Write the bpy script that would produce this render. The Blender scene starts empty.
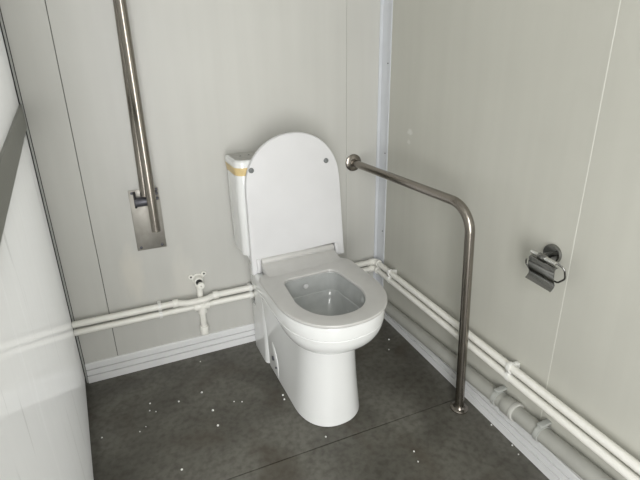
import bpy, bmesh, math, random
from mathutils import Vector, Matrix, Quaternion
random.seed(7)
PI = math.pi
C = bpy.context.scene.collection
S = bpy.context.scene

# ------------------------------------------------------------------ materials
def mat(name, col, rough=.5, metal=0.0, coat=0.0, spec=.5, bump=None, mottle=None, aniso=0.0, rough_noise=None):
    m = bpy.data.materials.new(name); m.use_nodes = True
    nt = m.node_tree; b = nt.nodes['Principled BSDF']
    b.inputs['Base Color'].default_value = (*col, 1)
    b.inputs['Roughness'].default_value = rough
    b.inputs['Metallic'].default_value = metal
    b.inputs['Specular IOR Level'].default_value = spec
    b.inputs['Coat Weight'].default_value = coat
    b.inputs['Coat Roughness'].default_value = .05
    tc = nt.nodes.new('ShaderNodeTexCoord')
    def noise(scale, detail=4, stretch=(1, 1, 1)):
        mp = nt.nodes.new('ShaderNodeMapping'); mp.inputs['Scale'].default_value = stretch
        n = nt.nodes.new('ShaderNodeTexNoise'); n.inputs['Scale'].default_value = scale; n.inputs['Detail'].default_value = detail
        nt.links.new(tc.outputs['Object'], mp.inputs['Vector']); nt.links.new(mp.outputs[0], n.inputs['Vector'])
        return n
    if mottle:   # (scale, amount, stretch)
        n = noise(mottle[0], 6, mottle[2] if len(mottle) > 2 else (1, 1, 1))
        r = nt.nodes.new('ShaderNodeMapRange')
        r.inputs['From Min'].default_value = .3; r.inputs['From Max'].default_value = .7
        r.inputs['To Min'].default_value = 1-mottle[1]; r.inputs['To Max'].default_value = 1+mottle[1]
        mx = nt.nodes.new('ShaderNodeVectorMath'); mx.operation = 'SCALE'
        mx.inputs[0].default_value = col
        nt.links.new(n.outputs['Fac'], r.inputs['Value']); nt.links.new(r.outputs[0], mx.inputs['Scale'])
        nt.links.new(mx.outputs[0], b.inputs['Base Color'])
    if bump:     # (scale, strength, stretch)
        n = noise(bump[0], 5, bump[2] if len(bump) > 2 else (1, 1, 1))
        bp = nt.nodes.new('ShaderNodeBump'); bp.inputs['Strength'].default_value = bump[1]; bp.inputs['Distance'].default_value = .002
        nt.links.new(n.outputs['Fac'], bp.inputs['Height']); nt.links.new(bp.outputs[0], b.inputs['Normal'])
    if rough_noise:
        n = noise(rough_noise[0], 4, rough_noise[2] if len(rough_noise) > 2 else (1, 1, 1))
        r = nt.nodes.new('ShaderNodeMapRange')
        r.inputs['From Min'].default_value = .3; r.inputs['From Max'].default_value = .7
        r.inputs['To Min'].default_value = max(0, rough-rough_noise[1]); r.inputs['To Max'].default_value = rough+rough_noise[1]
        nt.links.new(n.outputs['Fac'], r.inputs['Value']); nt.links.new(r.outputs[0], b.inputs['Roughness'])
    return m

def wall_mat(name, col, rough, smudges=()):
    """painted steel sandwich panel: faint vertical brush streaks, mottling and a few scuffs"""
    m = mat(name, col, rough, spec=.5, bump=(60, .05, (1, 1, .02)))
    nt = m.node_tree; b = nt.nodes['Principled BSDF']; tc = [n for n in nt.nodes if n.type == 'TEX_COORD'][0]
    mp = nt.nodes.new('ShaderNodeMapping'); mp.inputs['Scale'].default_value = (1, 1, .06)
    n1 = nt.nodes.new('ShaderNodeTexNoise'); n1.inputs['Scale'].default_value = 22; n1.inputs['Detail'].default_value = 6
    n2 = nt.nodes.new('ShaderNodeTexNoise'); n2.inputs['Scale'].default_value = 3.2; n2.inputs['Detail'].default_value = 5
    nt.links.new(tc.outputs['Object'], mp.inputs[0]); nt.links.new(mp.outputs[0], n1.inputs['Vector']); nt.links.new(tc.outputs['Object'], n2.inputs['Vector'])
    ad = nt.nodes.new('ShaderNodeMath'); ad.operation = 'ADD'
    nt.links.new(n1.outputs['Fac'], ad.inputs[0]); nt.links.new(n2.outputs['Fac'], ad.inputs[1])
    r = nt.nodes.new('ShaderNodeMapRange'); r.inputs['From Min'].default_value = .7; r.inputs['From Max'].default_value = 1.3
    r.inputs['To Min'].default_value = .965; r.inputs['To Max'].default_value = 1.03
    nt.links.new(ad.outputs[0], r.inputs['Value'])
    sc = nt.nodes.new('ShaderNodeVectorMath'); sc.operation = 'SCALE'; sc.inputs[0].default_value = col
    nt.links.new(r.outputs[0], sc.inputs['Scale'])
    last = sc.outputs[0]
    for (p, rad, c2, amt) in smudges:
        d = nt.nodes.new('ShaderNodeVectorMath'); d.operation = 'SUBTRACT'; d.inputs[1].default_value = p
        nt.links.new(tc.outputs['Object'], d.inputs[0])
        q = nt.nodes.new('ShaderNodeVectorMath'); q.operation = 'DIVIDE'; q.inputs[1].default_value = rad
        nt.links.new(d.outputs[0], q.inputs[0])
        nn = nt.nodes.new('ShaderNodeTexNoise'); nn.inputs['Scale'].default_value = 1.6; nn.inputs['Detail'].default_value = 4
        nt.links.new(q.outputs[0], nn.inputs['Vector'])
        l = nt.nodes.new('ShaderNodeVectorMath'); l.operation = 'LENGTH'; nt.links.new(q.outputs[0], l.inputs[0])
        a2 = nt.nodes.new('ShaderNodeMath'); a2.operation = 'ADD'; nt.links.new(l.outputs['Value'], a2.inputs[0]); nt.links.new(nn.outputs['Fac'], a2.inputs[1])
        mr = nt.nodes.new('ShaderNodeMapRange'); mr.inputs['From Min'].default_value = .95; mr.inputs['From Max'].default_value = 1.5
        mr.inputs['To Min'].default_value = amt; mr.inputs['To Max'].default_value = 0
        nt.links.new(a2.outputs[0], mr.inputs['Value'])
        mx = nt.nodes.new('ShaderNodeMix'); mx.data_type = 'RGBA'
        nt.links.new(mr.outputs[0], mx.inputs['Factor']); nt.links.new(last, mx.inputs['A']); mx.inputs['B'].default_value = (*c2, 1)
        last = mx.outputs['Result']
    nt.links.new(last, b.inputs['Base Color'])
    return m

def floor_mat():
    m = bpy.data.materials.new('grey_vinyl'); m.use_nodes = True
    nt = m.node_tree; b = nt.nodes['Principled BSDF']
    tc = nt.nodes.new('ShaderNodeTexCoord')
    def N(s, d, dist=0):
        n = nt.nodes.new('ShaderNodeTexNoise'); n.inputs['Scale'].default_value = s; n.inputs['Detail'].default_value = d
        n.inputs['Distortion'].default_value = dist
        nt.links.new(tc.outputs['Object'], n.inputs['Vector']); return n
    n1 = N(4, 10, .5); n2 = N(48, 8); n3 = N(2.2, 3)
    cr = nt.nodes.new('ShaderNodeValToRGB'); e = cr.color_ramp.elements
    e[0].position = .36; e[0].color = (.078, .074, .062, 1); e[1].position = .64; e[1].color = (.140, .136, .119, 1)
    nt.links.new(n1.outputs['Fac'], cr.inputs['Fac'])
    cr2 = nt.nodes.new('ShaderNodeValToRGB'); e = cr2.color_ramp.elements
    e[0].position = .33; e[0].color = (.50, .47, .42, 1); e[1].position = .58; e[1].color = (1.06, 1.06, 1.04, 1)
    nt.links.new(n2.outputs['Fac'], cr2.inputs['Fac'])
    mx = nt.nodes.new('ShaderNodeMix'); mx.data_type = 'RGBA'; mx.blend_type = 'MULTIPLY'; mx.inputs['Factor'].default_value = .6
    nt.links.new(cr.outputs[0], mx.inputs['A']); nt.links.new(cr2.outputs[0], mx.inputs['B'])
    # brown dirt patches
    cr3 = nt.nodes.new('ShaderNodeValToRGB'); e = cr3.color_ramp.elements
    e[0].position = .53; e[0].color = (0, 0, 0, 1); e[1].position = .68; e[1].color = (.55, .55, .55, 1)
    nt.links.new(N(3.1, 9, 1.2).outputs['Fac'], cr3.inputs['Fac'])
    m2 = nt.nodes.new('ShaderNodeMix'); m2.data_type = 'RGBA'; m2.inputs['B'].default_value = (.055, .043, .028, 1)
    nt.links.new(cr3.outputs[0], m2.inputs['Factor']); nt.links.new(mx.outputs['Result'], m2.inputs['A'])
    nt.links.new(m2.outputs['Result'], b.inputs['Base Color'])
    r = nt.nodes.new('ShaderNodeMapRange'); r.inputs['To Min'].default_value = .38; r.inputs['To Max'].default_value = .62
    nt.links.new(n3.outputs['Fac'], r.inputs['Value']); nt.links.new(r.outputs[0], b.inputs['Roughness'])
    bp = nt.nodes.new('ShaderNodeBump'); bp.inputs['Strength'].default_value = .12; bp.inputs['Distance'].default_value = .001
    nt.links.new(N(160, 4).outputs['Fac'], bp.inputs['Height']); nt.links.new(bp.outputs[0], b.inputs['Normal'])
    return m

def film_mat():
    """glossy white board still wearing its scuffed protective film"""
    m = mat('film_covered_board', (.86, .86, .85), .11, spec=1.0, bump=(20, .18, (1, 1, .06)))
    nt = m.node_tree; b = nt.nodes['Principled BSDF']; tc = [n for n in nt.nodes if n.type == 'TEX_COORD'][0]
    mp = nt.nodes.new('ShaderNodeMapping'); mp.inputs['Scale'].default_value = (1, 1, .08)
    n1 = nt.nodes.new('ShaderNodeTexNoise'); n1.inputs['Scale'].default_value = 30; n1.inputs['Detail'].default_value = 9; n1.inputs['Distortion'].default_value = .8
    nt.links.new(tc.outputs['Object'], mp.inputs[0]); nt.links.new(mp.outputs[0], n1.inputs['Vector'])
    cr = nt.nodes.new('ShaderNodeValToRGB'); e = cr.color_ramp.elements
    e[0].position = .31; e[0].color = (.60, .60, .58, 1); e[1].position = .37; e[1].color = (.86, .86, .85, 1)
    x = cr.color_ramp.elements.new(.64); x.color = (.86, .86, .85, 1)
    x = cr.color_ramp.elements.new(.70); x.color = (.93, .93, .93, 1)
    nt.links.new(n1.outputs['Fac'], cr.inputs['Fac']); nt.links.new(cr.outputs[0], b.inputs['Base Color'])
    out = [n for n in nt.nodes if n.type == 'OUTPUT_MATERIAL'][0]
    tl = nt.nodes.new('ShaderNodeBsdfTranslucent'); tl.inputs['Color'].default_value = (.90, .90, .89, 1)  # translucency added so the unseen backlight can brighten the board
    ms = nt.nodes.new('ShaderNodeMixShader'); ms.inputs[0].default_value = .35
    nt.links.new(b.outputs[0], ms.inputs[1]); nt.links.new(tl.outputs[0], ms.inputs[2]); nt.links.new(ms.outputs[0], out.inputs['Surface'])
    return m

M = {}
M['wall'] = wall_mat('painted_wall_panel', (.525, .523, .495), .36,
                     smudges=[((-1.08, -.0, .42), (.05, 1, .14), (.70, .66, .58), .35), ((-.90, 0, .36), (.05, 1, .16), (.68, .66, .60), .3)])
M['wall_r'] = wall_mat('painted_side_panel', (.50, .497, .448), .36,
                       smudges=[((0, -.215, .915), (1, .022, .014), (.70, .70, .67), .6), ((0, -.21, .875), (1, .014, .010), (.70, .70, .67), .5)])
M['groove'] = mat('panel_joint', (.10, .10, .09), .7)
M['lightjoint'] = mat('panel_edge', (.68, .68, .63), .4)
M['floor'] = floor_mat()
M['under'] = mat('dark_subfloor', (.012, .012, .012), .9)
M['film'] = film_mat()
M['rail_grey'] = mat('painted_grey_profile', (.22, .225, .20), .45, mottle=(8, .06))
M['stile'] = mat('pale_grey_profile', (.42, .43, .41), .4)
M['gasket_and_gap_shade'] = mat('black_gasket_and_gap', (.03, .03, .03), .7)
M['trim'] = mat('bluish_white_profile', (.57, .59, .62), .30, mottle=(14, .03))
M['base'] = mat('white_plastic_skirting', (.74, .745, .75), .35, mottle=(12, .02))
M['ceramic'] = mat('white_glazed_ceramic', (.75, .76, .755), .10, coat=.4, spec=.5, mottle=(6, .012))
M['inner'] = mat('shaded_bowl_glaze', (.44, .455, .45), .14, coat=.5, mottle=(30, .06))  # the bowl's interior shading is put into this darker colour
M['plastic'] = mat('white_seat_plastic', (.645, .645, .655), .30, mottle=(12, .015))
M['seatp'] = mat('grey_seat_plastic', (.52, .515, .50), .34, mottle=(30, .03))  # greyer than the lid's plastic
M['shaded_top'] = mat('shaded_top_ceramic', (.40, .395, .37), .45, mottle=(60, .12))  # shade on the cistern's upward face, put into the colour
M['tape'] = mat('yellow_tape', (.62, .48, .24), .45, mottle=(20, .12))
M['rubber'] = mat('grey_rubber', (.16, .17, .17), .6)
M['steel'] = mat('brushed_steel', (.30, .275, .245), .26, metal=1, mottle=(9, .04))
M['steel_l'] = mat('matt_steel_plate', (.38, .365, .335), .52, metal=1, rough_noise=(14, .12), mottle=(22, .12))
M['chrome'] = mat('chrome', (.27, .27, .26), .12, metal=1)
M['chrome_b'] = mat('bright_chrome', (.75, .75, .73), .15, metal=1)
M['dark'] = mat('dark_recess', (.015, .015, .015), .6)
M['hinge'] = mat('dark_grey_hinge', (.10, .10, .115), .38, metal=.5)
M['ppr'] = mat('cream_plastic_pipe', (.80, .79, .74), .38, mottle=(25, .04))
M['ppr_fit'] = mat('cream_plastic_fitting', (.83, .82, .77), .35, mottle=(25, .03))
M['clip'] = mat('white_plastic_clip', (.82, .82, .79), .35)
M['drain'] = mat('grey_plastic_drain', (.37, .37, .34), .42, mottle=(18, .06))
M['drain2'] = mat('light_grey_seal', (.50, .50, .47), .45)
M['drainclip'] = mat('grey_clamp', (.40, .41, .39), .45)
M['foam'] = mat('white_foam', (.9, .9, .88), .8)
M['ceil'] = mat('ceiling_panel', (.62, .62, .60), .6)
M['diffuser'] = mat('lamp_diffuser', (.9, .9, .9), .4)

# ------------------------------------------------------------------ helpers
OFF = {}
def obj(name, bm, m, parent=None, smooth=35, extra=()):
    off = OFF.get(parent.name, Vector((0, 0, 0))) if parent else Vector((0, 0, 0))
    bmesh.ops.recalc_face_normals(bm, faces=bm.faces)
    bmesh.ops.translate(bm, verts=bm.verts, vec=-off)
    me = bpy.data.meshes.new(name); bm.to_mesh(me); bm.free()
    me.materials.append(m)
    for e in extra: me.materials.append(e)
    if smooth:
        me.polygons.foreach_set('use_smooth', [True]*len(me.polygons))
        me.set_sharp_from_angle(angle=math.radians(smooth))
    o = bpy.data.objects.new(name, me); C.objects.link(o)
    if parent:
        o.parent = parent
        OFF[o.name] = off.copy()
    else:
        OFF[o.name] = Vector((0, 0, 0))
    return o
def thing(name, label, cat, loc, group=None):
    o = bpy.data.objects.new(name, None); C.objects.link(o); o.location = loc; o.empty_display_size = .05
    o['label'] = label; o['category'] = cat
    if group: o['group'] = group
    OFF[o.name] = Vector(loc); return o
def struct(name, bm, m, parent=None, smooth=35, extra=()):
    o = obj(name, bm, m, parent, smooth, extra)
    o['kind'] = 'structure'
    return o
def box(bm, lo, hi, bev=0, seg=2, mi=0):
    r = bmesh.ops.create_cube(bm, size=1)
    vs = r['verts']
    for v in vs: v.co = Vector([(lo[i]+hi[i])/2 + v.co[i]*(hi[i]-lo[i]) for i in range(3)])
    fs = set(f for v in vs for f in v.link_faces)
    for f in fs: f.material_index = mi
    if bev:
        es = list(set(e for v in vs for e in v.link_edges))
        bmesh.ops.bevel(bm, geom=es, offset=bev, segments=seg, profile=.5, affect='EDGES')
    return vs
def frame_from(t, hint=Vector((0, 0, 1))):
    t = t.normalized()
    if abs(t.dot(hint)) > .98: hint = Vector((1, 0, 0)) if abs(t.x) < .9 else Vector((0, 1, 0))
    u = t.cross(hint).normalized(); w = u.cross(t).normalized()
    return u, w
def rings_loft(bm, rings, cap0=True, cap1=True, closed=True, mi=0):
    vr = [[bm.verts.new(p) for p in r] for r in rings]
    n = len(vr[0]); fs = []
    for a, b in zip(vr[:-1], vr[1:]):
        for i in range(n if closed else n-1):
            j = (i+1) % n
            fs.append(bm.faces.new((a[i], a[j], b[j], b[i])))
    if cap0: fs.append(bm.faces.new(list(reversed(vr[0]))))
    if cap1: fs.append(bm.faces.new(vr[-1]))
    for f in fs: f.material_index = mi
    return vr
def fillet(pts, r, seg=8):
    pts = [Vector(p) for p in pts]; out = [pts[0]]
    for i in range(1, len(pts)-1):
        a, b, c = pts[i-1], pts[i], pts[i+1]
        d1 = (a-b); d2 = (c-b); l = min(d1.length, d2.length)*.49
        d1.normalize(); d2.normalize(); ang = d1.angle(d2)
        if ang > PI-.02: out.append(b); continue
        t = min(r/math.tan(ang/2), l); rr = t*math.tan(ang/2)
        cen = b+(d1+d2).normalized()*(rr/math.sin(ang/2))
        p1 = b+d1*t; p2 = b+d2*t; v1 = p1-cen; v2 = p2-cen
        for k in range(seg+1):
            w_ = v1.angle(v2) or 1e-9; f_ = k/seg
            out.append(cen+(v1*math.sin((1-f_)*w_)+v2*math.sin(f_*w_))/math.sin(w_))
    out.append(pts[-1]); return out
def tube(bm, pts, r, n=24, bend=0, seg=10, cap=True, rad=None):
    P = fillet(pts, bend, seg) if bend else [Vector(p) for p in pts]
    Q = [P[0]]
    for p in P[1:]:
        if (p-Q[-1]).length > 1e-5: Q.append(p)
    P = Q; rings = []; u = None
    for i, p in enumerate(P):
        if i == 0: t = P[1]-P[0]
        elif i == len(P)-1: t = P[-1]-P[-2]
        else: t = (P[i+1]-P[i]).normalized()+(P[i]-P[i-1]).normalized()
        t.normalize()
        if u is None: u, w = frame_from(t); w = t.cross(u).normalized()
        else:
            u = (u-t*u.dot(t)).normalized(); w = t.cross(u).normalized()
        rr = rad[i] if rad else r
        rings.append([p+u*math.cos(2*PI*k/n)*rr+w*math.sin(2*PI*k/n)*rr for k in range(n)])
    rings_loft(bm, rings, cap, cap)
def cyl(bm, a, b, r, n=24, bev=0, r2=None):
    """cylinder from a to b with softened rims"""
    a = Vector(a); b = Vector(b); r2 = r2 or r; d = (b-a); L = d.length; t = d.normalized()
    if bev <= 0:
        prof = [(0, r), (L, r2)]
    else:
        prof = [(0, r-bev), (bev*.3, r-bev*.3), (bev, r), (L-bev, r2), (L-bev*.3, r2-bev*.3), (L, r2-bev)]
    u, w = frame_from(t)
    rings_loft(bm, [[a+t*s+(u*math.cos(2*PI*k/n)+w*math.sin(2*PI*k/n))*q for k in range(n)] for s, q in prof])
def lathe(bm, o, axis, prof, n=32, cap=True):
    o = Vector(o); t = Vector(axis).normalized(); u, w = frame_from(t)
    rings_loft(bm, [[o+t*s+(u*math.cos(2*PI*k/n)+w*math.sin(2*PI*k/n))*q for k in range(n)] for s, q in prof], cap, cap)
def ringtube(bm, a, b, ro, ri, n=32):
    """hollow sleeve"""
    a = Vector(a); b = Vector(b); t = (b-a).normalized(); L = (b-a).length; u, w = frame_from(t)
    rs = [(0, ri), (0, ro), (L, ro), (L, ri), (0, ri)]
    rings_loft(bm, [[a+t*s+(u*math.cos(2*PI*k/n)+w*math.sin(2*PI*k/n))*q for k in range(n)] for s, q in rs], False, False)
    bmesh.ops.remove_doubles(bm, verts=bm.verts, dist=1e-6)

# ------------------------------------------------------------------ the setting
XR, XL, YB, ZC, YF = 0.0, -1.317, 0.0, 2.35, -2.55
XO = -2.05                         # outer left side of the cabin beside the angled partition
def panel_wall(bm, segs, mk, groove=.0016, depth=.003):
    """row of flat boards with narrow recessed joints"""
    for a, b in segs: mk(bm, a+groove/2, b-groove/2)
# back wall: boards facing -y, joints at x=-1.19 and x=-.172
bm = bmesh.new()
for a, b in ((XO, -1.189), (-1.1868, -.1725), (-.1717, .0)):
    box(bm, (a, 0, -.02), (b, .045, ZC), .0008, 1)
w = struct('wall_back', bm, M['wall'])
bm = bmesh.new(); box(bm, (XO, .004, -.02), (0, .05, ZC)); struct('panel_joint', bm, M['groove'], w)
# right wall: boards facing -x
bm = bmesh.new()
for a, b in ((YF, -.9792), (-.9778, .045)):
    box(bm, (0, a, -.02), (.045, b, ZC), .0008, 1)
w = struct('wall_right', bm, M['wall_r'])
bm = bmesh.new(); box(bm, (.0004, -1.4, -.02), (.04, -.6, ZC)); struct('panel_joint', bm, M['lightjoint'], w)
# front wall with the open doorway behind the photographer
DX0, DX1, DZ = -1.62, -.78, 2.02
bm = bmesh.new()
box(bm, (XO, YF-.05, -.02), (DX0, YF, ZC)); box(bm, (DX1, YF-.05, -.02), (.045, YF, ZC)); box(bm, (DX0, YF-.05, DZ), (DX1, YF, ZC))
struct('wall_front', bm, M['wall'])
bm = bmesh.new()
for lo, hi in (((DX0-.04, YF-.06, 0), (DX0, YF+.012, DZ+.04)), ((DX1, YF-.06, 0), (DX1+.04, YF+.012, DZ+.04)), ((DX0, YF-.06, DZ), (DX1, YF+.012, DZ+.04))):
    box(bm, lo, hi, .003, 2)
struct('door_1', bm, M['trim'])
# floor: two vinyl sheets butting at y=-.66 over a dark base
bm = bmesh.new()
def sheet(bm, pts, z0, z1):
    rings_loft(bm, [[(x, y, z0) for x, y in pts], [(x, y, z1) for x, y in pts]])
sheet(bm, [(XO, -.6400), (.0, -.6700), (.0, .0), (XO, .0)], -.02, 0)
sheet(bm, [(XO, YF), (.0, YF), (.0, -.6735), (XO, -.6435)], -.02, 0)
f = struct('floor', bm, M['floor'], smooth=0)
bm = bmesh.new(); box(bm, (XO, YF-.05, -.03), (0, 0, -.004)); 
struct('sheet_joint', bm, M['under'], f)
bm = bmesh.new(); box(bm, (XO, YF-.05, ZC), (.045, .05, ZC+.04)); struct('ceiling', bm, M['ceil'])
# outer left cabin wall (behind the partition)
WY0, WY1, WZ0, WZ1 = -1.70, -.20, .15, 2.05  # unseen opening, added to let in the backlight for the left board
bm = bmesh.new()
box(bm, (XO-.05, YF-.05, -.02), (XO, WY0, ZC)); box(bm, (XO-.05, WY1, -.02), (XO, .05, ZC))
box(bm, (XO-.05, WY0, -.02), (XO, WY1, WZ0)); box(bm, (XO-.05, WY0, WZ1), (XO, WY1, ZC))
struct('wall_outer', bm, M['wall'])
bm = bmesh.new()
for lo_, hi_ in (((XO-.05, WY0-.03, WZ0-.03), (XO+.008, WY0+.01, WZ1+.03)), ((XO-.05, WY1-.01, WZ0-.03), (XO+.008, WY1+.03, WZ1+.03)),
                 ((XO-.05, WY0, WZ0-.03), (XO+.008, WY1, WZ0+.01)), ((XO-.05, WY0, WZ1-.01), (XO+.008, WY1, WZ1+.03))):
    box(bm, lo_, hi_, .002, 1)
struct('added_window', bm, M['trim'])  # frame of the added opening, out of view

# left partition, 7 degrees off the side wall's direction
AL = math.radians(6.1)
def P(s, q, z):      # s along the partition from the back corner, q out of it into the room
    return Vector((XL+s*math.sin(AL)+q*math.cos(AL), -s*math.cos(AL)+q*math.sin(AL), z))
def pbox(bm, s0, s1, q0, q1, z0, z1, bev=0):
    old = set(bm.verts)
    box(bm, (s0, q0, z0), (s1, q1, z1), bev)
    for v in bm.verts:
        if v not in old:
            z = v.co.z-(.06*v.co.x if .9 < v.co.z < 1.2 else 0)
            v.co = P(v.co.x, v.co.y, z)
SL = 1.36
bm = bmesh.new()
pbox(bm, .012, SL, -.030, 0, .030, 1.010, .002); pbox(bm, .016, SL, -.030, 0, 1.065, ZC-.01, .002)
wl = struct('wall_left', bm, M['film'], smooth=0)
bm = bmesh.new(); pbox(bm, SL, SL+.04, -.034, .004, 0, ZC-.005, .001); struct('stile', bm, M['stile'], wl, smooth=0)
bm = bmesh.new(); box(bm, (XL+.0030, -.006, .0), (XL+.0085, -.0005, ZC-.005), .0005, 1); struct('corner_bead', bm, M['stile'], wl, smooth=0)
bm = bmesh.new(); box(bm, (XL-.004, -.003, .0), (XL+.0030, -.0005, ZC-.005)); box(bm, (XL+.0085, -.002, .0), (XL+.0105, -.0005, ZC-.005)); struct('corner_seal', bm, M['gasket_and_gap_shade'], wl, smooth=0)
bm = bmesh.new(); pbox(bm, .0, SL, -.034, .006, 1.001, 1.075, .002)
struct('mid_rail', bm, M['rail_grey'], wl, smooth=0)
bm = bmesh.new(); pbox(bm, .002, .0115, -.028, -.003, .0, ZC-.01); pbox(bm, .0, SL, -.028, -.003, -.002, .0295)  # upright seal, plus a black strip painting the shaded gap beneath the board
struct('gasket_and_gap_shade', bm, M['gasket_and_gap_shade'], wl)

# skirting boards, three stepped ribs
def skirt_profile(t=.012, h=.086):
    return [(0, 0), (t, 0), (t, .0295), (t-.009, .030), (t-.009, .033), (t-.002, .0345), (t-.002, .0555), (t-.0105, .056), (t-.0105, .059), (t-.004, .0605), (t-.004, .075), (t-.004, h-.003), (t-.006, h), (0, h)]
bm = bmesh.new()
rings_loft(bm, [[(x, -q, z) for q, z in skirt_profile()] for x in (XL+.0108, -.013)])
struct('baseboard_back', bm, M['base'], smooth=20)
bm = bmesh.new()
rings_loft(bm, [[(-q, y, z) for q, z in skirt_profile()] for y in (-.0005, YF)])
struct('baseboard_right', bm, M['base'], smooth=20)
# corner profile
bm = bmesh.new()
zz = [.0865, ZC-.001]
prof = [(0, 0), (-.024, 0), (-.024, -.003), (-.022, -.0045), (-.012, -.0055), (-.010, -.009), (-.0055, -.030), (-.0045, -.033), (-.0045, -.054), (-.003, -.057), (0, -.057)]
rings_loft(bm, [[(x, y, z) for x, y in prof] for z in zz])
tr = struct('trim_1', bm, M['trim'], smooth=20)
for z in (.80, .435, 1.17, 1.55):
    bm = bmesh.new(); lathe(bm, (-.0046, -.042, z), (-1, 0, 0), [(0, .0028), (.0012, .0028), (.002, .0018)], 12); struct('screw', bm, M['dark'], tr)

# ------------------------------------------------------------------ toilet
CX = -.472
toilet = thing('toilet', 'white close-coupled ceramic toilet with raised lid standing against the back wall', 'toilet', (CX, -.45, 0))
toilet.rotation_euler.z = math.radians(2.5)

def dshape(hw, yb, yf, rf, rb, n=16, cx=CX, kf=1.0):
    """D-shaped plan outline: rounded front (y=yf), nearly square back (y=yb). Starts at the back middle going left; counter-clockwise from above."""
    pts = []
    def arc(c, rx, ry, a0, a1, m):
        for k in range(m+1):
            a = a0+(a1-a0)*k/m; pts.append((c[0]+rx*math.cos(a), c[1]+ry*math.sin(a)))
    # back-left corner
    arc((cx-hw+rb, yb-rb), rb, rb, PI/2, PI, 6)
    # left side straight to start of the front curve
    y0 = yb-rb; y1 = yf+rf
    for k in range(1, 6): pts.append((cx-hw, y0+(y1-y0)*k/6))
    m = n*2
    for k in range(m+1):
        a = PI+PI*k/m
        e = 2/2.25
        c_, s_ = math.cos(a), math.sin(a)
        pts.append((cx+hw*math.copysign(abs(c_)**e, c_), y1+rf*math.copysign(abs(s_)**e, s_)))
    for k in range(1, 6): pts.append((cx+hw, y1+(y0-y1)*k/6))
    arc((cx+hw-rb, yb-rb), rb, rb, 0, PI/2, 6)
    for k in range(1, 6): pts.append((cx+hw-rb-(2*hw-2*rb)*k/6, yb))
    return pts

# --- bowl and pedestal
ZR = .4405                                      # top of ceramic rim
bm = bmesh.new()
FY = -.180                                     # where the pedestal leaves the rear block
foot = dshape(.120, FY, -.608, .150, .02, cx=CX-.018)
neck = dshape(.101, FY, -.580, .130, .02, cx=CX-.013)
rim = dshape(.181, -.205, -.678, .215, .03, cx=CX-.004)
N = len(foot)
def belly(i):
    """height where the column turns into the belly; higher towards the back"""
    y = rim[i][1]
    t = min(1, max(0, (y+.46)/.24)); t = t*t*(3-2*t)
    yy = max(0, min(1, (y+.64)/.28))
    return .306+.070*yy*yy, t
rings = []
zc = []
for i in range(N): zc.append(belly(i))
def lerp(a, b, t): return a+(b-a)*t
for u in (0, .01, .05, .15, .3, .5, .7, .85, .95, 1.0):
    s = math.sin(u*PI/2)
    rr = []
    for i in range(N):
        zt, t = zc[i]
        k = s*.9+u*.1
        e = (.004 if u == 0 else 0)
        x = lerp(foot[i][0], neck[i][0], k); y = lerp(foot[i][1], neck[i][1], k)
        # the back flare widens gradually
        x = lerp(x, lerp(foot[i][0], rim[i][0], u**2*.45), t)
        rr.append((x-(e if foot[i][0] > CX else -e), y+e, u*zt))
    rings.append(rr)
for j, th in enumerate([0, 8, 18, 30, 42, 54, 66, 76, 86]):
    a = math.radians(th)
    rr = []
    zl = .388
    for i in range(N):
        zt, t = zc[i]
        fx, fy = rings[9][i][0], rings[9][i][1]
        # quarter-ellipse belly: leaves the column almost horizontally
        bx = lerp(fx, rim[i][0], .04+.93*(math.sin(a)/math.sin(math.radians(86)))**.75)
        by = lerp(fy, rim[i][1], .04+.93*(math.sin(a)/math.sin(math.radians(86)))**.75)
        bz = zt+.003+(zl-zt-.003)*(1-math.cos(a))/(1-math.cos(math.radians(86)))
        u = j/8
        sx = lerp(fx, rim[i][0], (.02+.94*u**1.5)); sy = lerp(fy, rim[i][1], (.02+.94*u**1.5)); sz = lerp(zt, zl, u)
        rr.append((lerp(bx, sx, t), lerp(by, sy, t), lerp(bz, sz, t)))
    rings.append(rr)
def off(pts, d, z, cx=CX, cy=-.42):
    out = []
    n = len(pts)
    for i in range(n):
        a = pts[i-1]; b = pts[(i+1) % n]; tx, ty = b[0]-a[0], b[1]-a[1]; L = math.hypot(tx, ty) or 1
        out.append((pts[i][0]-ty/L*-d*-1, pts[i][1]+tx/L*d*-1*-1, z) if False else (pts[i][0]+(-ty/L)*d, pts[i][1]+(tx/L)*d, z))
    return out
# off(): positive d moves inwards for this winding
rings.append(off(rim, .0045, .3900)); rings.append(off(rim, .0005, .394)); rings.append(off(rim, 0, .400))
rings.append(off(rim, -.0005, .432)); rings.append(off(rim, .0015, .438)); rings.append(off(rim, .005, ZR))
# inner opening
hole = [None]*N
def hole_pts(grow=0, z=0):
    hp = dshape(.118, -.335, -.628, .150, .035, cx=CX-.012)
    # the opening narrows towards the back
    out = []
    for x, y in hp:
        f_ = 1-.13*max(0, min(1, (y+.50)/.17))
        out.append((CX-.012+(x-CX+.012)*f_, y))
    return out
hole = hole_pts()
def ho(d, z): return off(hole, d, z)
inner = [ho(-.012, ZR), ho(-.008, ZR-.004), ho(-.006, .420), ho(.000, .372), ho(.008, .369)]
rings2 = rings+[ho(-.012, ZR), ho(-.009, ZR-.004), ho(-.008, .420), ho(-.002, .372)]
vr = rings_loft(bm, rings2, True, False)
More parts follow.
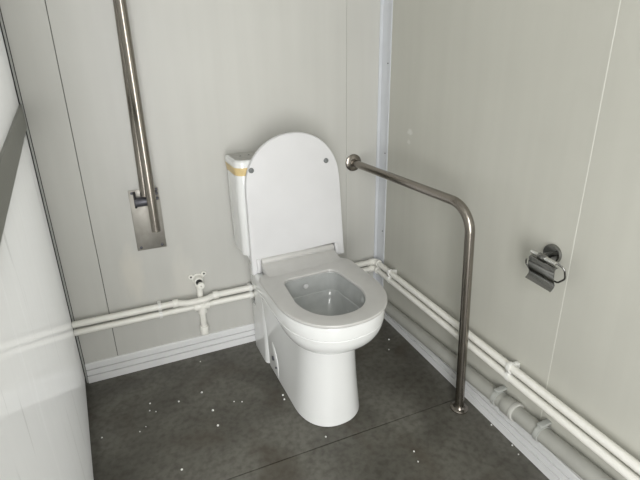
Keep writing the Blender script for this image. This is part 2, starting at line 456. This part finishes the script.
# rear block carrying the cistern
def rr_box(bm, lo, hi, r, zs=None, seg=6, top=0):
    x0, y0, z0 = lo; x1, y1, z1 = hi
    def ring(z, e=0, inset=0):
        pts = []
        rad = max(.002, r-inset)
        for cxn, cyn, a0 in ((x1-r, y1-r, 0), (x0+r, y1-r, PI/2), (x0+r, y0+r, PI), (x1-r, y0+r, 1.5*PI)):
            for k in range(seg+1):
                a = a0+PI/2*k/seg; pts.append((cxn+rad*math.cos(a)+0, cyn+rad*math.sin(a), z))
        if inset:
            pass
        return pts
    b = top
    rs = [ring(z0), ring(z1-b)]
    if b:
        for k in range(1, 6):
            a = PI/2*k/5; rs.append(ring(z1-b+b*math.sin(a), 0, b*(1-math.cos(a))))
    return rings_loft(bm, rs)
def taper_block(bm, levels, r=.02, seg=6):
    rs = []
    for (x0, x1, y0, y1, z, rad) in levels:
        pts = []
        for cxn, cyn, a0 in ((x1-rad, y1-rad, 0), (x0+rad, y1-rad, PI/2), (x0+rad, y0+rad, PI), (x1-rad, y0+rad, 1.5*PI)):
            for k in range(seg+1):
                a = a0+PI/2*k/seg; pts.append((cxn+rad*math.cos(a), cyn+rad*math.sin(a), z))
        rs.append(pts)
    return rings_loft(bm, rs)
L0, L1 = CX-.147, CX+.145
taper_block(bm, [(L0, L1, -.185, -.016, 0, .022), (L0, L1, -.188, -.016, .215, .022), (L0, L1, -.188, -.060, .219, .022), (L0-.002, L1, -.195, -.060, .312, .022), (L0-.002, L1, -.195, -.028, .316, .022), (L0-.002, L1, -.195, -.028, .33, .022),
                 (L0-.004, L1+.004, -.200, -.028, .40, .03), (L0-.010, L1+.010, -.205, -.028, .432, .03),
                 (L0-.026, L1+.004, -.195, -.030, .462, .03), (L0-.040, L1-.010, -.185, -.034, .492, .025), (L0-.036, L1-.014, -.180, -.036, .4955, .02)])
bowl = obj('bowl', bm, M['ceramic'], toilet, 40)
# glaze of the inside of the basin
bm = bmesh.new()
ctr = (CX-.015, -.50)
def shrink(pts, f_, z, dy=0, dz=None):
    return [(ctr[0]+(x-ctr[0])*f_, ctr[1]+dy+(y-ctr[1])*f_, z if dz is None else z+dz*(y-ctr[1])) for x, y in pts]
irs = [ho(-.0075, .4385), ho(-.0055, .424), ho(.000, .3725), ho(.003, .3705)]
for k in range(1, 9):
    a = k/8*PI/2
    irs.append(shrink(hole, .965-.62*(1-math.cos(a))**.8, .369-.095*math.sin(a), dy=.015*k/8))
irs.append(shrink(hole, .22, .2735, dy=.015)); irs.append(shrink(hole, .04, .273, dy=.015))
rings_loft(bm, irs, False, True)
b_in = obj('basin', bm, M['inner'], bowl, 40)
bm = bmesh.new()
lathe(bm, (-.500, -.3418, .413), (0, -1, -.04), [(0, .010), (.003, .0095), (.0045, .006), (.0045, .0001)], 24)
obj('spray_nozzle', bm, M['plastic'], bowl)
# side access covers with floor bolts
for sx, q in ((-1, CX-.018-.1165),):
    bm = bmesh.new()
    pts = []
    y0, y1, zb, zt = -.205, -.300, .012, .165
    pts = [(y0, zb), (y0, zt)]
    for k in range(1, 11):
        a = PI/2*k/10; pts.append((y0+(y1-y0)*math.sin(a), zb+(zt-zb)*math.cos(a)*.86+(.02 if k < 10 else .02)))
    pts.append((y1, zb))
    rings_loft(bm, [[(q, y, z) for y, z in pts], [(q-.003, y, z) for y, z in pts], [(q-.0045, y+.002*(1 if y < -.25 else -1), z-.002) for y, z in pts]])
    obj('bolt_cover', bm, M['ceramic'], toilet, 30)
    for yy, z, r in ((-.252, .075, .0095), (-.285, .052, .0045)):
        bm = bmesh.new(); lathe(bm, (q-.0035, yy, z), (-1, 0, 0), [(0, r), (.005, r), (.0065, r*.7), (.0065, r*.35), (.004, r*.3), (.004, .0001)], 20)
        obj('fixing_bolt', bm, M['hinge'], toilet)

# --- seat ring
bm = bmesh.new()
so = dshape(.187, -.262, -.688, .225, .045, cx=CX-.004)
zt, zb = .4560, .4435
def srow(d, z, o=so): return off(o, d, z)
outer = [srow(.009, zb), srow(.002, zb+.0015), srow(.0003, zb+.004), srow(.0003, zt-.003), srow(.0015, zt-.0008), srow(.004, zt)]
inn = [ho(-.006, zt), ho(-.002, zt-.001), ho(.000, zt-.005), ho(.0005, zb+.004), ho(-.003, zb)]
vr = rings_loft(bm, outer+inn, False, False)
# close bottom
n = len(vr[0])
for i in range(n):
    j = (i+1) % n; bm.faces.new((vr[-1][i], vr[-1][j], vr[0][j], vr[0][i]))
# hinge ramp: a curved apron from the seat ring up to the hinge barrel
xa, xb = CX-.152, CX+.152
def ramp(x0, x1):
    prof = []
    for k in range(13):
        u = k/12
        y = lerp(-.312, -.213, u); z = zt-.0008+.024*u**1.9
        prof.append((y, z))
    prof += [(-.2065, .4790), (-.203, .4760), (-.203, .450), (-.235, .4445), (-.300, .4445)]
    return prof
pr = ramp(xa, xb)
rs = []
for x, ins in ((xa, .004), (xa+.0012, .001), (xa+.004, 0), (xb-.004, 0), (xb-.0012, .001), (xb, .004)):
    rs.append([(x, y, z-ins*(1 if z > .452 else 0)) for y, z in pr])
rings_loft(bm, rs)
seat = obj('seat', bm, M['seatp'], toilet, 40)
for x in (CX-.10, CX+.10):
    bm = bmesh.new(); box(bm, (x-.012, -.645, .4407), (x+.012, -.632, .4434), .0008); obj('pad', bm, M['rubber'], seat)

# --- raised lid (leans back a little against the cistern)
bm = bmesh.new()
LH = .512
def lidshape(d=0):
    """outline in the lid's own plane: (x, h)"""
    pts = []
    hw = .1945-d; top = LH-d; n = 20
    def W(h): return hw-.010*(h/.36 if h < .36 else 1)
    # notch for the seat's hinge ramp at the bottom
    nl, nr, nh = xa-.004-CX, xb+.004-CX, .056+d
    pts += [(-hw+.004, d), (-hw, .004+d)]
    for k in range(1, 9): h = lerp(.004+d, .322, k/8); pts.append((-W(h), h))
    for k in range(1, 2*n):
        a = PI-PI*k/(2*n); e = 2/2.08
        c_, s_ = math.cos(a), math.sin(a)
        pts.append((W(.36)*math.copysign(abs(c_)**e, c_), .322+(top-.322)*abs(s_)**e))
    for k in range(8, 0, -1): h = lerp(.004+d, .322, k/8); pts.append((W(h), h))
    pts += [(hw, .004+d), (hw-.004, d), (nr+d, d), (nr+d, nh-.004), (nr+d-.004, nh), (nl-d+.004, nh), (nl-d, nh-.004), (nl-d, d)]
    return pts
ly0, ly1, tilt, yaw = -.214, -.1945, math.radians(1.2), 0
def lid_at(x, h, q):
    """q = distance towards the camera from the lid's back plane; lean back by tilt"""
    x2 = x*math.cos(math.radians(-1.6))+h*math.sin(math.radians(-1.6))
    h2 = -x*math.sin(math.radians(-1.6))+h*math.cos(math.radians(-1.6))
    return (CX+.007+x2, -.1985+math.sin(tilt)*h2-q, .438+h2*math.cos(tilt))
L = lambda d, q: [lid_at(x, h, q) for x, h in lidshape(d)]
rings_loft(bm, [L(.004, 0), L(.001, .0015), L(0, .005), L(0, .011), L(.001, .0145), L(.003, .0165), L(.0045, .0158), L(.006, .0162)], True, False)
# gently dished face
vs = L(.006, .0162)
fc = bm.faces.new([bm.verts.new(p) for p in vs])
bmesh.ops.remove_doubles(bm, verts=bm.verts, dist=1e-6)
lid = obj('lid', bm, M['plastic'], toilet, 30)
for x, h in ((-.158, .399), (.131, .394)):
    bm = bmesh.new(); p = lid_at(x, h, .0155)
    lathe(bm, p, (0, -1, 0), [(0, .0095), (.004, .0090), (.0058, .0070), (.0066, .0025), (.0066, .0001)], 24)
    obj('bumper', bm, M['rubber'], lid)
for x in (xa-.017, xb+.001+.003):
    bm = bmesh.new(); cyl(bm, (x, -.2100, .4865), (x+.013, -.2100, .4865), .0125, 24, .002)
    box(bm, (x+.001, -.224, .442), (x+.012, -.205, .486), .003)
    obj('hinge', bm, M['plastic'], toilet)
bm = bmesh.new(); cyl(bm, (xa+.002, -.2125, .4840), (xb-.002, -.2125, .4840), .0130, 28, .002)
obj('hinge_barrel', bm, M['seatp'], seat)

# --- cistern
bm = bmesh.new()
TX0, TX1, TY0, TY1 = -.679, -.326, -.182, -.038
def trounded(x0, x1, y0, y1, z, rad, ch=.03, seg=6):
    pts = []
    # front corners are wide, back corners tight
    for cxn, cyn, a0, r_ in ((x1-.012, y1-.012, 0, .012), (x0+.012, y1-.012, PI/2, .012), (x0+ch, y0+ch, PI, ch), (x1-ch, y0+ch, 1.5*PI, ch)):
        for k in range(seg+1):
            a = a0+PI/2*k/seg; pts.append((cxn+r_*math.cos(a), cyn+r_*math.sin(a), z))
    return pts
rings_loft(bm, [trounded(TX0+.014, TX1-.014, TY0+.012, TY1, .4965, 0), trounded(TX0+.005, TX1-.005, TY0+.004, TY1, .500, 0), trounded(TX0+.004, TX1-.004, TY0+.003, TY1, .508, 0),
                trounded(TX0, TX1, TY0, TY1, .70, 0), trounded(TX0, TX1, TY0, TY1, .832, 0)])
tank = obj('cistern', bm, M['ceramic'], toilet, 40)
bm = bmesh.new()
e = .004
rings_loft(bm, [trounded(TX0-e+.003, TX1+e-.003, TY0-e+.003, TY1+.002, .833, 0, .032), trounded(TX0-e, TX1+e, TY0-e, TY1+.002, .836, 0, .032),
                trounded(TX0-e, TX1+e, TY0-e, TY1+.002, .856, 0, .032), trounded(TX0-e+.003, TX1+e-.003, TY0-e+.003, TY1, .861, 0, .032),
                trounded(TX0-e+.009, TX1+e-.009, TY0-e+.009, TY1-.006, .8632, 0, .030)])
tl = obj('cistern_lid', bm, M['ceramic'], toilet, 40)
bm = bmesh.new()
rings_loft(bm, [trounded(TX0+.006, TX1-.006, TY0+.006, TY1-.008, .8633, 0, .029), trounded(TX0+.006, TX1-.006, TY0+.006, TY1-.008, .8640, 0, .029)])
obj('shaded_top_layer', bm, M['shaded_top'], tl, 40)
for x, y in ((-.640, -.100), (-.607, -.095)):
    bm = bmesh.new(); lathe(bm, (x, y, .8638), (0, 0, 1), [(0, .0035), (.001, .003), (.001, .0001)], 12); obj('mark', bm, M['dark'], tl)
# tape wound along the lid joint
bm = bmesh.new()
t_ = .0012
def tape_ring(o, z): return trounded(TX0-e-o, TX1+e+o, TY0-e-o, TY1+.003, z, 0, .033)
rings_loft(bm, [tape_ring(-.004, .809), tape_ring(-.003, .809), tape_ring(-.001, .822), tape_ring(.0006, .8335), tape_ring(.0006, .8385), tape_ring(-.003, .8385)], False, False)
obj('tape', bm, M['tape'], tank, 40)

# ------------------------------------------------------------------ floor to wall grab rail
rail = thing('grab_rail', 'brushed steel L-shaped grab rail from the back wall down to the floor beside the toilet', 'grab rail', (-.068, -.712, 0))
zr = .764
bm = bmesh.new()
tube(bm, [(-.139, -.006, zr), (-.096, -.700, zr), (-.068, -.712, .006)], .0155, 28, bend=.085, seg=14)
obj('rail_tube', bm, M['steel'], rail, 60)
bm = bmesh.new(); lathe(bm, (-.139, -.0008, zr), (0, -1, 0), [(0, .037), (.004, .037), (.0065, .034), (.0085, .024), (.010, .019), (.016, .0175), (.016, .0160)], 40); obj('wall_flange', bm, M['steel'], rail)
bm = bmesh.new(); lathe(bm, (-.068, -.712, .0008), (0, 0, 1), [(0, .031), (.004, .031), (.006, .029), (.008, .021), (.014, .0180), (.018, .0170), (.018, .0160)], 40); obj('floor_flange', bm, M['steel'], rail)

# ------------------------------------------------------------------ fold-up rail on the back wall
fr = thing('fold_up_grab_rail', 'steel double-tube support rail folded up vertically on the back wall above the pipes', 'grab rail', (-.998, 0, .636))
bm = bmesh.new(); box(bm, (-1.050, -.0045, .519), (-.946, -.0006, .756), .0015); plate = obj('mounting_plate', bm, M['steel_l'], fr)
for x, z in ((-1.038, .745), (-1.036, .531), (-.961, .531), (-.958, .744)):
    bm = bmesh.new(); lathe(bm, (x, -.0046, z), (0, -1, 0), [(0, .0055), (.0018, .0052), (.003, .003), (.003, .0001)], 16); obj('screw', bm, M['hinge'], plate)
# two parallel tubes joined by a bend at the top (folded up)
yr, yf2 = -.045, -.125
bm = bmesh.new()
tube(bm, [(-.995, yr, .742), (-.983, yr, 1.42), (-.979, yf2, 1.42), (-.977, yf2, .632)], .0155, 28, bend=.04, seg=12)
obj('rail_tube', bm, M['steel'], fr, 60)
bm = bmesh.new(); cyl(bm, (-1.034, -.040, .720), (-.960, -.040, .720), .0175, 28, .0015)
hb = obj('hinge_barrel', bm, M['hinge'], fr)
for x in (-1.030, -.968):
    bm = bmesh.new(); box(bm, (x-.004, -.052, .700), (x+.004, -.0046, .752), .003); obj('hinge_bracket', bm, M['dark'], fr)
for z, x in ((.756, -.951), (.741, -.948), (.722, -.950)):
    bm = bmesh.new(); lathe(bm, (-.962, -.026, z), (1, 0, 0), [(0, .0055), (.010, .0055), (.012, .004), (.012, .0001)], 14); obj('hinge_bolt', bm, M['hinge'], fr)

# ------------------------------------------------------------------ supply pipes
RP = .0125; YP = -.030
ZU, ZL = .2815, .2475
up = thing('supply_pipe', 'upper cream plastic water pipe along the back and right walls', 'water pipe', (-.65, YP, ZU), 'cream water pipes')
lo = thing('supply_pipe', 'lower cream plastic water pipe below its twin, with tee and capped stub', 'water pipe', (-.65, YP, ZL), 'cream water pipes')
xs = XL+.006
bm = bmesh.new()
tube(bm, [(xs, YP, ZU), (-.945, YP, ZU), (-.900, YP-.020, ZU), (-.835, YP-.020, ZU), (-.790, YP, ZU), (-.030, YP, ZU), (-.030, -1.75, ZU)], RP, 20, bend=.03, seg=5)
obj('pipe_run', bm, M['ppr'], up, 60)
bm = bmesh.new()
tube(bm, [(xs, YP, ZL), (-.034, YP, ZL), (-.034, -1.75, ZL)], RP, 20, bend=.02, seg=5)
obj('pipe_run', bm, M['ppr'], lo, 60)
def sleeve(bm, a, b, r=.0168): 
    a = Vector(a); b = Vector(b); cyl(bm, a, b, r, 24, .0015)
for x in (-.945, -.786):
    bm = bmesh.new(); sleeve(bm, (x-.011, YP, ZU), (x+.011, YP, ZU), .0162); obj('coupling', bm, M['ppr_fit'], up)
def elbow(parent, x, z):
    bm = bmesh.new()
    tube(bm, [(x-.030, YP, z), (x, YP, z), (x, YP-.030, z)], .0152, 24, bend=.014, seg=6)
    sleeve(bm, (x-.033, YP, z), (x-.024, YP, z), .0167); sleeve(bm, (x, YP-.024, z), (x, YP-.033, z), .0167)
    obj('elbow', bm, M['ppr_fit'], parent, 50)
elbow(up, -.030, ZU); elbow(lo, -.034, ZL)
# tee, riser, stub on the lower pipe
TX = -.846
bm = bmesh.new()
sleeve(bm, (TX-.030, YP-.001, ZL), (TX+.030, YP-.001, ZL), .0182); sleeve(bm, (TX, YP-.001, ZL+.018), (TX, YP-.001, ZL-.034), .0182)
obj('tee', bm, M['ppr_fit'], lo)
bm = bmesh.new(); cyl(bm, (TX, YP+.005, ZL), (TX, YP+.005, .345), .0120, 20); obj('riser', bm, M['ppr'], lo)
bm = bmesh.new(); cyl(bm, (TX, YP, ZL), (TX, YP, .135), .0128, 20); obj('stub', bm, M['ppr'], lo)
bm = bmesh.new(); cyl(bm, (TX, YP, .152), (TX, YP, .112), .0178, 24, .005); obj('end_cap', bm, M['ppr_fit'], lo)
# wall outlet with mounting ears and nozzle
vo = thing('water_outlet', 'small white plastic water outlet fitting with a threaded brass-lined nozzle on the back wall', 'water outlet', (TX, 0, .358))
vo['label'] = 'small white water outlet elbow with two screw ears above the pipes on the back wall'
bm = bmesh.new()
lathe(bm, (TX, -.001, .358), (0, -1, 0), [(0, .022), (.006, .022), (.008, .0185), (.034, .0185), (.038, .0170)], 28)
cyl(bm, (TX, YP+.005, .335), (TX, YP+.005, .362), .0160, 24, .002)
body = obj('body', bm, M['ppr_fit'], vo)
for sx, dz in ((-1, .010), (1, .016)):
    bm = bmesh.new()
    p0 = Vector((TX+sx*.010, -.001, .360)); p1 = Vector((TX+sx*.026, -.001, .360+dz))
    lathe(bm, p1, (0, -1, 0), [(0, .0095), (.005, .0095), (.006, .0085)], 20)
    d = (p1-p0); u = Vector((0, 0, 1)).cross(d.normalized())
    vs = []
    w_ = Vector((-d.z, 0, d.x)).normalized()*.008
    rings_loft(bm, [[p0+w_, p1+w_, p1-w_, p0-w_], [p0+w_+Vector((0, -.005, 0)), p1+w_+Vector((0, -.005, 0)), p1-w_+Vector((0, -.005, 0)), p0-w_+Vector((0, -.005, 0))]])
    obj('mounting_ear', bm, M['ppr_fit'], vo)
    bm = bmesh.new(); lathe(bm, p1+Vector((0, -.0055, 0)), (0, -1, 0), [(0, .0042), (.0015, .0038), (.0015, .0001)], 12); obj('screw', bm, M['dark'], vo)
bm = bmesh.new(); lathe(bm, (TX, -.0375, .358), (0, -1, 0), [(0, .0125), (.006, .0125), (.006, .0001)], 24); obj('thread', bm, M['dark'], vo)
bm = bmesh.new(); lathe(bm, (TX+.002, -.0435, .352), (0.05, -1, .12), [(0, .0085), (.014, .0085), (.014, .0128), (.026, .0135), (.028, .012), (.028, .0050), (.018, .0045), (.018, .0001)], 28); obj('nozzle', bm, M['ppr_fit'], vo)

# pipe clips: each holds both pipes
def clip(label, at, side):
    t = thing('pipe_clip', label, 'pipe clip', at, 'white double pipe clips')
    ax, ay = at[0], at[1]
    for zc_ in (ZU, ZL):
        bm = bmesh.new()
        if side == 'back':
            cy = YP
            ringtube(bm, (ax-.006, cy, zc_), (ax+.006, cy, zc_), RP+.0034, RP-.0003, 24)
            box(bm, (ax-.007, cy+RP, zc_-.011), (ax+.007, -.0005, zc_+.011), .001)
            box(bm, (ax-.006, cy-RP-.003, zc_+.012), (ax+.006, cy+.004, zc_+.0185), .0015)
        else:
            cx_ = ax
            ringtube(bm, (cx_, ay-.006, zc_), (cx_, ay+.006, zc_), RP+.0034, RP-.0003, 24)
            box(bm, (cx_+RP, ay-.007, zc_-.011), (-.0005, ay+.007, zc_+.011), .001)
            box(bm, (cx_-RP-.003, ay-.006, zc_+.012), (cx_+.004, ay+.006, zc_+.0185), .0015)
        obj('clamp', bm, M['clip'], t)
clip('white double pipe clip left of the water outlet on the back wall', (-1.005, YP, ZL), 'back')
clip('white double pipe clip beside the left edge of the toilet', (-.640, YP, ZL), 'back')
clip('white double pipe clip on the right wall nearest the corner', (-.031, -.165, ZL), 'right')
clip('white double pipe clip on the right wall above the grey drain pipe clamps', (-.031, -.872, ZL), 'right')

# ------------------------------------------------------------------ drain pipe
def DZ_(y): return .083-.062*y
dp = thing('drain_pipe', 'thick grey plastic drain pipe low along the right wall', 'drain pipe', (-.0265, -.8, DZ_(-.8)))
DX = -.0265; RD = .0248
bm = bmesh.new()
tube(bm, [(CX+.175, -.075, .085), (DX, -.075, .087), (DX, -1.75, DZ_(-1.75))], RD, 32, bend=.035, seg=8)
obj('pipe_run', bm, M['drain'], dp, 60)
bm = bmesh.new(); cyl(bm, (DX, -.868, DZ_(-.868)), (DX, -.905, DZ_(-.905)), RD+.0042, 36, .002); obj('socket', bm, M['drain'], dp)
bm = bmesh.new(); cyl(bm, (DX, -.905, DZ_(-.905)), (DX, -.918, DZ_(-.918)), RD+.0062, 36, .002); obj('seal_ring', bm, M['drain2'], dp)
def dclip(label, y):
    z = DZ_(y)
    t = thing('drain_pipe_clamp', label, 'pipe clamp', (DX, y, z), 'grey drain pipe clamps')
    bm = bmesh.new()
    ringtube(bm, (DX, y+.0075, z+.0005), (DX, y-.0075, z-.0005), RD+.0045, RD-.0003, 36)
    obj('strap', bm, M['drainclip'], t)
    bm = bmesh.new(); box(bm, (DX-.016, y-.0085, z+RD+.003), (-.0006, y+.0085, z+RD+.012), .002)
    obj('lug', bm, M['drainclip'], t)
dclip('grey drain pipe clamp nearest the grab rail foot', -.838)
dclip('grey drain pipe clamp nearest the bottom right of the view', -1.008)

# ------------------------------------------------------------------ toilet roll holder
tp = thing('toilet_roll_holder', 'empty chrome toilet roll holder with hinged cover flap on the right wall', 'toilet roll holder', (0, -.925, .685))
bm = bmesh.new(); lathe(bm, (-.0008, -.925, .686), (-1, 0, 0), [(0, .0270), (.006, .0270), (.009, .0250), (.0095, .018), (.0095, .0001)], 36); obj('wall_flange', bm, M['chrome'], tp)
bm = bmesh.new(); cyl(bm, (-.009, -.925, .686), (-.055, -.942, .693), .0085, 20); arm = obj('arm', bm, M['chrome'], tp)
bm = bmesh.new(); cyl(bm, (-.063, -.908, .6980), (-.063, -.986, .6925), .0062, 20, .001); obj('pivot_bar', bm, M['chrome_b'], tp)
bm = bmesh.new(); cyl(bm, (-.063, -.932, .6963), (-.063, -.954, .6947), .0085, 20, .001); obj('pivot_collar', bm, M['chrome'], tp)
# curved flap hanging from the pivot bar, its lower lip kicked outwards
bm = bmesh.new()
fl = [(-.060, .6880), (-.064, .6878), (-.067, .6868), (-.0695, .6845), (-.0705, .682), (-.0705, .670), (-.069, .658), (-.066, .648), (-.063, .641), (-.0625, .636), (-.0645, .631), (-.069, .626), (-.074, .622)]
th = .0014
pts = fl+[(x+th, z-th*.6) for x, z in fl][::-1]
rings_loft(bm, [[(x, y, z-(.0 if y > -.95 else .004)) for x, z in pts] for y in (-.908, -.991)])
obj('cover_flap', bm, M['chrome'], tp, 50)
bm = bmesh.new()
tube(bm, [(-.056, -.984, .6925), (-.050, -1.002, .684), (-.044, -1.004, .655), (-.046, -.986, .636), (-.048, -.892, .640), (-.050, -.884, .650), (-.052, -.886, .664)], .0026, 12, bend=.014, seg=6)
obj('roll_bar', bm, M['chrome'], tp, 60)

# ------------------------------------------------------------------ foam crumbs on the floor
spots = [(-1.091, -.229), (-1.094, -.266), (-1.074, -.280), (-.992, -.263), (-.906, -.250), (-.804, -.347), (-.777, -.360), (-.884, -.360), (-.881, -.438), (-1.017, -.568), (-1.250, -.329),
         (-1.131, -.354), (-.324, -.804), (-.334, -.841), (-.083, -.256), (-.121, -.318), (-.020, -.821), (-.020, -.914), (-.028, -.948), (-.628, -.391), (-.630, -.414), (-1.111, -.339), (-.559, -.635), (-.882, -.06)]
big = [1.0, .8, .7, 1.1, 1.2, .8, .8, 1.3, 1.3, 1.1, .9, .7, .9, .8, 1.2, .9, .9, .9, .7, 1.2, 1.1, .6, .9, .7]
bm = bmesh.new(); bmesh.ops.create_icosphere(bm, subdivisions=2, radius=.0032)
for v in bm.verts: v.co *= 1+random.uniform(-.12, .12); v.co.z *= .85
proto = obj('foam_crumb', bm, M['foam'], None, 60)
for i, ((x, y), s) in enumerate(zip(spots, big)):
    o = proto if i == 0 else proto.copy()
    if i: C.objects.link(o)
    o.location = (x, y, .0026*s); o.scale = (s, s, s); o.rotation_euler = (0, 0, i*1.3)
    o['category'] = 'foam crumb'; o['group'] = 'white foam crumbs on the floor'
    o['label'] = 'tiny white foam crumb lying on the dark grey floor'

# ------------------------------------------------------------------ light
def area(name, loc, target, size, size_y, power, col=(1, 1, 1)):
    l = bpy.data.lights.new(name, 'AREA'); l.shape = 'RECTANGLE'; l.size = size; l.size_y = size_y; l.energy = power; l.color = col
    o = bpy.data.objects.new(name, l); C.objects.link(o); o.location = loc
    o.rotation_euler = (Vector(target)-Vector(loc)).to_track_quat('-Z', 'Y').to_euler()
    return o
area('doorway_daylight', (DX0+.42, YF-.02, 1.05), (DX0+.42, 0, .85), .82, 1.95, 52, (1.0, .99, .96))
area('added_board_backlight', (XO-.01, -.95, 1.1), (0, -.95, 1.1), 1.5, 1.9, 33, (1.0, 1.0, .99))  # added source, out of view, shining through the left board to brighten it
w = bpy.data.worlds.new('sky'); S.world = w; w.use_nodes = True
w.node_tree.nodes['Background'].inputs['Color'].default_value = (.80, .86, .95, 1); w.node_tree.nodes['Background'].inputs['Strength'].default_value = 1.0

# ------------------------------------------------------------------ camera
yaw_, pit, rol, F, PX, PY = 0.40010725864082197, 0.34539005095005454, -0.01696124647875749, 443.8527146571294, 321.7040499197962, 216.31449867917792
fw = Vector((math.sin(yaw_)*math.cos(pit), math.cos(yaw_)*math.cos(pit), -math.sin(pit)))
r0 = Vector((math.cos(yaw_), -math.sin(yaw_), 0)); u0 = r0.cross(fw)
rt = r0*math.cos(rol)+u0*math.sin(rol); uu = -r0*math.sin(rol)+u0*math.cos(rol)
cam = bpy.data.cameras.new('camera'); co = bpy.data.objects.new('camera', cam); C.objects.link(co)
mw = Matrix(((rt.x, uu.x, -fw.x, -1.0072853), (rt.y, uu.y, -fw.y, -1.6921549), (rt.z, uu.z, -fw.z, 1.2), (0, 0, 0, 1)))
co.matrix_world = mw
cam.sensor_width = 36; cam.sensor_fit = 'HORIZONTAL'; cam.lens = F/640*36
cam.shift_x = -(PX-320)/640; cam.shift_y = (PY-240)/640
cam.clip_start = .02
S.camera = co
S.view_settings.view_transform = 'Standard'; S.view_settings.look = 'None'; S.view_settings.gamma = 1; S.view_settings.use_curve_mapping = False
S.view_settings.exposure = -.08
